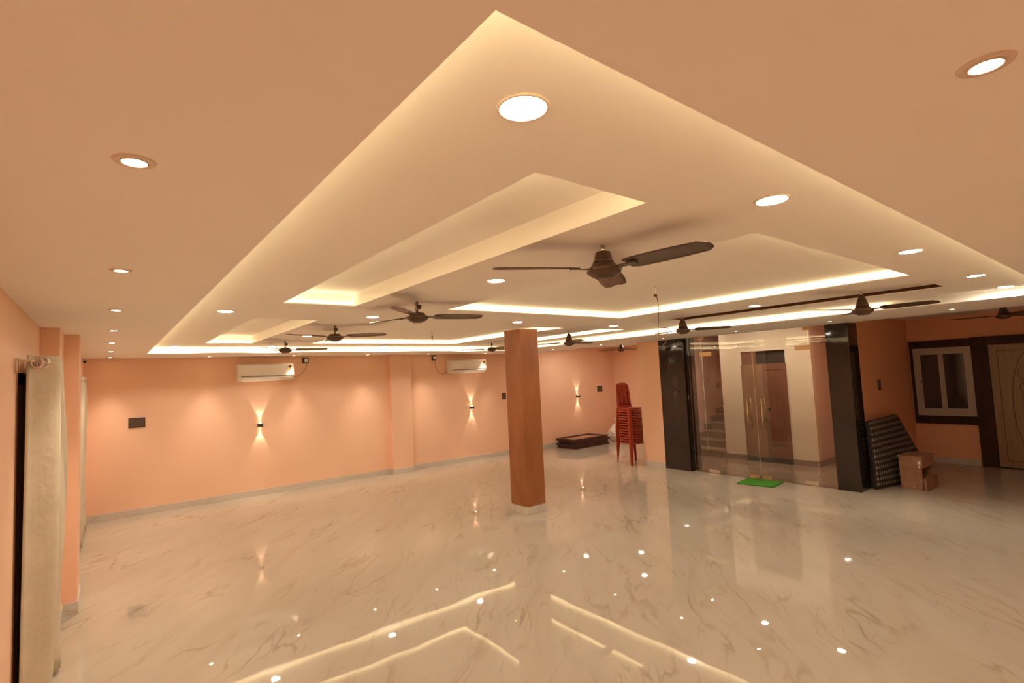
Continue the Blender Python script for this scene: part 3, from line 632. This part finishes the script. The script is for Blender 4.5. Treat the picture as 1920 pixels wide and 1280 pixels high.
# ------------------------------------------------------------ wall sconces
def sconce(label, x, z, y=YF):
    t = thing('wall_sconce', label, 'wall lamp', (x, y, z), 0, 'up and down wall sconces')
    MB().box(-0.039, 0.039, -0.080, -0.002, -0.032, 0.032, bev=0.006).build('housing', M_DARK, t)
    for s in (1, -1):
        MB().box(-0.02, 0.02, -0.065, -0.016, *sorted((s * 0.0322, s * 0.0335))).build('lens', M_SCONL, t)
        spot('beam', (0, -0.052, s * 0.036), SCONCE_W, math.radians(48), t, aim=(0, 0.0, s), blend=0.06, size=0.004)
        spot('inner_beam', (0, -0.022, s * 0.036), SCONCE_W * 0.25, math.radians(52), t, aim=(0, 0.0, s), blend=0.3, size=0.006)
    return t
sconce('lit up-down wall sconce below the first air conditioner', 2.11, 1.20)
sconce('lit up-down wall sconce below the second air conditioner', 6.52, 1.18)
sconce('lit up-down wall sconce above the framed boards in the alcove', 9.93, 1.22)

# ------------------------------------------------------------ switch plates
def switchboard(label, x, z, w2, h2, n, y=YF, rz=0):
    t = thing('switchboard', label, 'switch', (x, y, z), rz)
    boxes('plate', M_DARK, [(-w2, w2, -0.012, 0, -h2, h2)], t, bev=0.003)
    cols, rows = n
    for i in range(cols):
        for j in range(rows):
            cw, ch = 2 * (w2 - 0.012) / cols, 2 * (h2 - 0.012) / rows
            xa, za = -w2 + 0.012 + i * cw, -h2 + 0.012 + j * ch
            boxes('rocker', M_MODULE, [(xa + 0.003, xa + cw - 0.003, -0.017, -0.011, za + 0.003, za + ch - 0.003)], t, bev=0.002)
    return t
switchboard('wide dark switchboard on the far wall near the curtained corner', 0.38, 1.40, 0.105, 0.075, (4, 2))
switchboard('dark switch plate peeping out beside the brown column', 7.47, 1.38, 0.055, 0.075, (2, 1))
switchboard('dark square switch plate on the alcove wall above the boards', 10.83, 1.38, 0.10, 0.085, (3, 1))
switchboard('dark upright switch plate on the orange wall above the mattress', 9.78, 1.44, 0.055, 0.085, (1, 2), y=2.9)

# security camera
t = thing('security_camera', 'small white security camera with black lens under the ceiling by the far corner', 'camera', (-0.255, 8.95, 2.33))
t.scale = (0.55, 0.55, 0.55)
MB().box(0, 0.02, -0.035, 0.035, -0.03, 0.055, bev=0.004).build('mount', M_WHITE, t)
b = MB(); b.tube([(0.015, 0, 0.0), (0.05, -0.03, -0.02)], 0.01, 8); b.tube([(0.02, 0.06, 0.0), (0.06, -0.09, -0.05)], 0.03, 16); b.build('body', M_WHITE, t)
MB().tube([(0.059, -0.088, -0.0495), (0.068, -0.12, -0.06)], 0.031, 16).build('lens', M_BLACKDULL, t)

# ------------------------------------------------------------ red chairs
def chair_parts(t):
    # seat
    def seat(u, v):
        x = (u - 0.5) * (0.409 - 0.02 * v); y = -0.2045 + 0.3645 * v
        e = max(abs(u - 0.5), abs(v - 0.5)) * 2
        return (x, y, 0.43 - 0.012 * (1 - e ** 2) * math.sin(PI * v))
    b = MB().grid(seat, 8, 8)
    # skirt around the seat
    rim = [(-0.2045, -0.2045), (0.2045, -0.2045), (0.1945, 0.16), (-0.1945, 0.16)]
    b.quad((-0.13, 0.16, 0.43), (0.13, 0.16, 0.43), (0.13, 0.178, 0.429), (-0.13, 0.178, 0.429))
    for i in range(4):
        (xa, ya), (xb, yb) = rim[i], rim[(i + 1) % 4]
        b.quad((xa, ya, 0.43), (xb, yb, 0.43), (xb * 1.01, yb * 1.01, 0.400), (xa * 1.01, ya * 1.01, 0.400))
    b.build('seat', M_RED, t, solid=0.004)
    # legs: L-shaped, tapered, splayed
    for sx in (-1, 1):
        for sy in (-1, 1):
            b = MB(); cx, cy = (0.20 if sy < 0 else 0.19) * sx, (-0.20 if sy < 0 else 0.19)
            for ax in (0, 1):
                def fn(u, v, ax=ax):
                    wd = (0.062 if sy < 0 else 0.036) - (0.026 if sy < 0 else 0.008) * u; k = 0.036 * u + 0.010
                    px, py = cx + sx * k, cy + sy * k
                    s = wd * v
                    return (px - sx * s, py, 0.43 - 0.43 * u) if ax == 0 else (px, py - sy * s, 0.43 - 0.43 * u)
                b.grid(fn, 4, 2, smooth=False)
            bmesh.ops.remove_doubles(b.bm, verts=b.bm.verts, dist=1e-4)
            b.build('leg', M_RED, t, solid=0.003)
    # backrest with slots: strips between the openings
    def back(a, c, e0, e1, b):
        def fn(u, v):
            z = e0 + (e1 - e0) * v; q = (z - 0.41) / 0.52
            half = 0.157
            s = a + (c - a) * u; x = s * half
            top = 0.93 - 0.05 * s ** 4
            zz = min(z, top)
            return (x, 0.174 + 0.078 * q + 0.014 * (1 - s * s), zz)
        b.grid(fn, 6, 5)
    b = MB()
    back(-1, 1, 0.425, 0.47, b); back(-1, 1, 0.85, 0.93, b)
    for a, c in ((-1, -0.74), (-0.52, -0.16), (0.16, 0.52), (0.74, 1), (-0.08, 0.08)): back(a, c, 0.47, 0.85, b)
    for e0 in (0.58, 0.66, 0.74): back(-0.75, -0.15, e0, e0 + 0.02, b); back(0.15, 0.75, e0, e0 + 0.02, b)
    bmesh.ops.remove_doubles(b.bm, verts=b.bm.verts, dist=1e-4)
    b.build('backrest', M_RED, t, solid=0.005)
n_ch = 14
ordn = ['topmost', 'second', 'third', 'fourth', 'fifth', 'sixth', 'seventh', 'eighth', 'ninth', 'tenth', 'eleventh', 'twelfth', 'thirteenth', 'bottom']
ch0 = thing('plastic_chair', 'bottom red plastic chair of the stack, its four legs on the floor', 'chair', (8.315, 6.755, 0), math.radians(-13), 'stacked red plastic chairs')
chair_parts(ch0)
for k in range(1, n_ch):
    o = ordn[n_ch - 1 - k]
    dup(ch0, (8.315, 6.755, 0.052 * k), math.radians(-13), ('topmost red plastic chair of the stack, its whole backrest showing' if k == n_ch - 1 else '%s red plastic chair from the top of the stack beside the peach pier' % o))

# ------------------------------------------------------------ framed boards, bag, mattress, box
labs = ['bottom dark framed board of the low pile, on the floor', 'third dark framed board from the top of the low pile', 'second dark framed board from the top of the low pile', 'topmost dark framed board of the low pile, its brown face showing']
off = [(0.0, 0.0, 0), (-0.03, 0.01, 1.5), (0.02, -0.01, -1.0), (-0.08, -0.03, 0.8)]
f0 = None
for k in range(4):
    loc = (9.58 + off[k][0], 9.36 + off[k][1], 0.062 * k); rz = math.radians(off[k][2])
    if f0 is None:
        f0 = thing('framed_board', labs[0], 'board', loc, rz, 'pile of framed boards')
        boxes('frame', M_BOARDF, [(-0.6, 0.6, -0.33, -0.28, 0, 0.055), (-0.6, 0.6, 0.28, 0.33, 0, 0.055), (-0.6, -0.55, -0.28, 0.28, 0, 0.055), (0.55, 0.6, -0.28, 0.28, 0, 0.055)], f0, bev=0.004)
        boxes('board_face', M_BOARDP, [(-0.56, 0.56, -0.29, 0.29, 0.018, 0.03)], f0)
    else: dup(f0, loc, rz, labs[k])
# white bag, tied neck
t = thing('plastic_bag', 'crumpled white plastic bag on the floor behind the chair stack', 'bag', (10.78, 9.28, 0))
b = MB(); bmesh.ops.create_icosphere(b.bm, subdivisions=4, radius=1.0)
for v in b.bm.verts:
    n = v.co.normalized(); k = 1 + 0.10 * math.sin(7 * n.x + 3 * n.z) * math.cos(6 * n.y + 1) + 0.06 * math.sin(15 * n.z + 9 * n.x)
    r = Vector((0.25 * n.x, 0.21 * n.y, 0.2 * n.z)) * k
    if n.z > 0.6: r.z += 0.12 * (n.z - 0.6) / 0.4; r.x *= 1 - 0.75 * (n.z - 0.6) / 0.4; r.y *= 1 - 0.75 * (n.z - 0.6) / 0.4
    r.z = max(r.z + 0.185, 0.002); v.co = r
for f in b.bm.faces: f.smooth = True
b.build('sack', M_BAG, t)
b = MB(); b.lathe([(0.03, 0.0), (0.022, 0.02), (0.05, 0.07), (0.065, 0.10), (0.045, 0.085), (0.0, 0.03)], 12, c=(0, 0, 0.48)); b.build('knot', M_BAG, t)
# mattress leaning on the bay side wall
bl, br, tl, tr = Vector((8.60, 2.69, 0.012)), Vector((9.97, 2.36, 0.012)), Vector((8.52, 2.68, 0.965)), Vector((10.18, 2.79, 0.93))
t = thing('mattress', 'checked black and grey mattress leaning on the orange wall', 'mattress', (9.3, 2.62, 0))
b = MB(); bm = b.bm; uvl = bm.loops.layers.uv.new('UVMap'); N1, N2 = 20, 16
nrm = (br - bl).cross(tl - bl).normalized(); nrm = nrm if nrm.y < 0 else -nrm
def mp(u, v, s):
    p = bl.lerp(br, u).lerp(tl.lerp(tr, u), v); e = min(u, 1 - u, v, 1 - v)
    th = 0.045 * min(1, (e / 0.06 + 0.25)) ** 0.5
    return p + nrm * (s * th - 0.035) + nrm * 0.006 * math.sin(7 * u + 4 * v) - Vector((9.3, 2.62, 0))
for s in (1, -1):
    g = [[bm.verts.new(mp(i / N1, j / N2, s)) for j in range(N2 + 1)] for i in range(N1 + 1)]
    for i in range(N1):
        for j in range(N2):
            f = bm.faces.new((g[i][j], g[i + 1][j], g[i + 1][j + 1], g[i][j + 1])); f.smooth = True
            for lp, (a, c) in zip(f.loops, ((i, j), (i + 1, j), (i + 1, j + 1), (i, j + 1))): lp[uvl].uv = (a / N1, c / N2)
    if s == 1: g1 = g
edge = lambda g: [g[i][0] for i in range(N1 + 1)] + [g[N1][j] for j in range(1, N2 + 1)] + [g[i][N2] for i in range(N1 - 1, -1, -1)] + [g[0][j] for j in range(N2 - 1, 0, -1)]
ea, eb = edge(g1), edge(g)
for i in range(len(ea)):
    f = bm.faces.new((ea[i], ea[(i + 1) % len(ea)], eb[(i + 1) % len(ea)], eb[i]))
    for lp in f.loops: lp[uvl].uv = (0.01, 0.01)
bmesh.ops.recalc_face_normals(bm, faces=bm.faces)
b.build('cover', M_CHECK, t)
b = MB()
for v in (0.0, 1.0): b.tube([mp(u / 12, v, 1.0) for u in range(13)], 0.006, 6)
for u in (0.0, 1.0): b.tube([mp(u, v / 12, 1.0) for v in range(13)], 0.006, 6)
b.build('piping', M_DARK, t)
# wooden box with an open slot
t = thing('wooden_box', 'worn plywood box with an open slot, before the checked mattress', 'box', (8.91, 2.22, 0), math.radians(-5))
boxes('carcass', M_BOX, [(0, 0.42, 0.0, 0.012, 0.31, 0.45), (0, 0.42, 0.26, 0.275, 0, 0.45), (0, 0.015, 0.012, 0.26, 0, 0.45), (0.405, 0.42, 0.012, 0.26, 0, 0.45), (0.015, 0.405, 0.012, 0.26, 0.0, 0.015)], t, bev=0.0015)
boxes('lid', M_BOX, [(-0.012, 0.432, -0.012, 0.29, 0.45, 0.468)], t, bev=0.002)
boxes('shelf', M_BOX, [(0.015, 0.405, 0.012, 0.26, 0.30, 0.312)], t)
boxes('front_board', M_BOX, [(0.0, 0.43, -0.03, -0.001, 0.004, 0.17)], t, bev=0.002)
b = MB()
for x, y in ((-0.001, 0.05), (-0.001, 0.12), (-0.001, 0.22)): b.box(x - 0.001, x, y - 0.006, y + 0.006, 0.03, 0.042)
b.box(-0.0018, -0.0005, 0.02, 0.05, 0.36, 0.40); b.box(-0.0018, -0.0005, 0.03, 0.045, 0.31, 0.34)
b.build('paint_spots', M_WHITE, t)['kind'] = 'stuff'
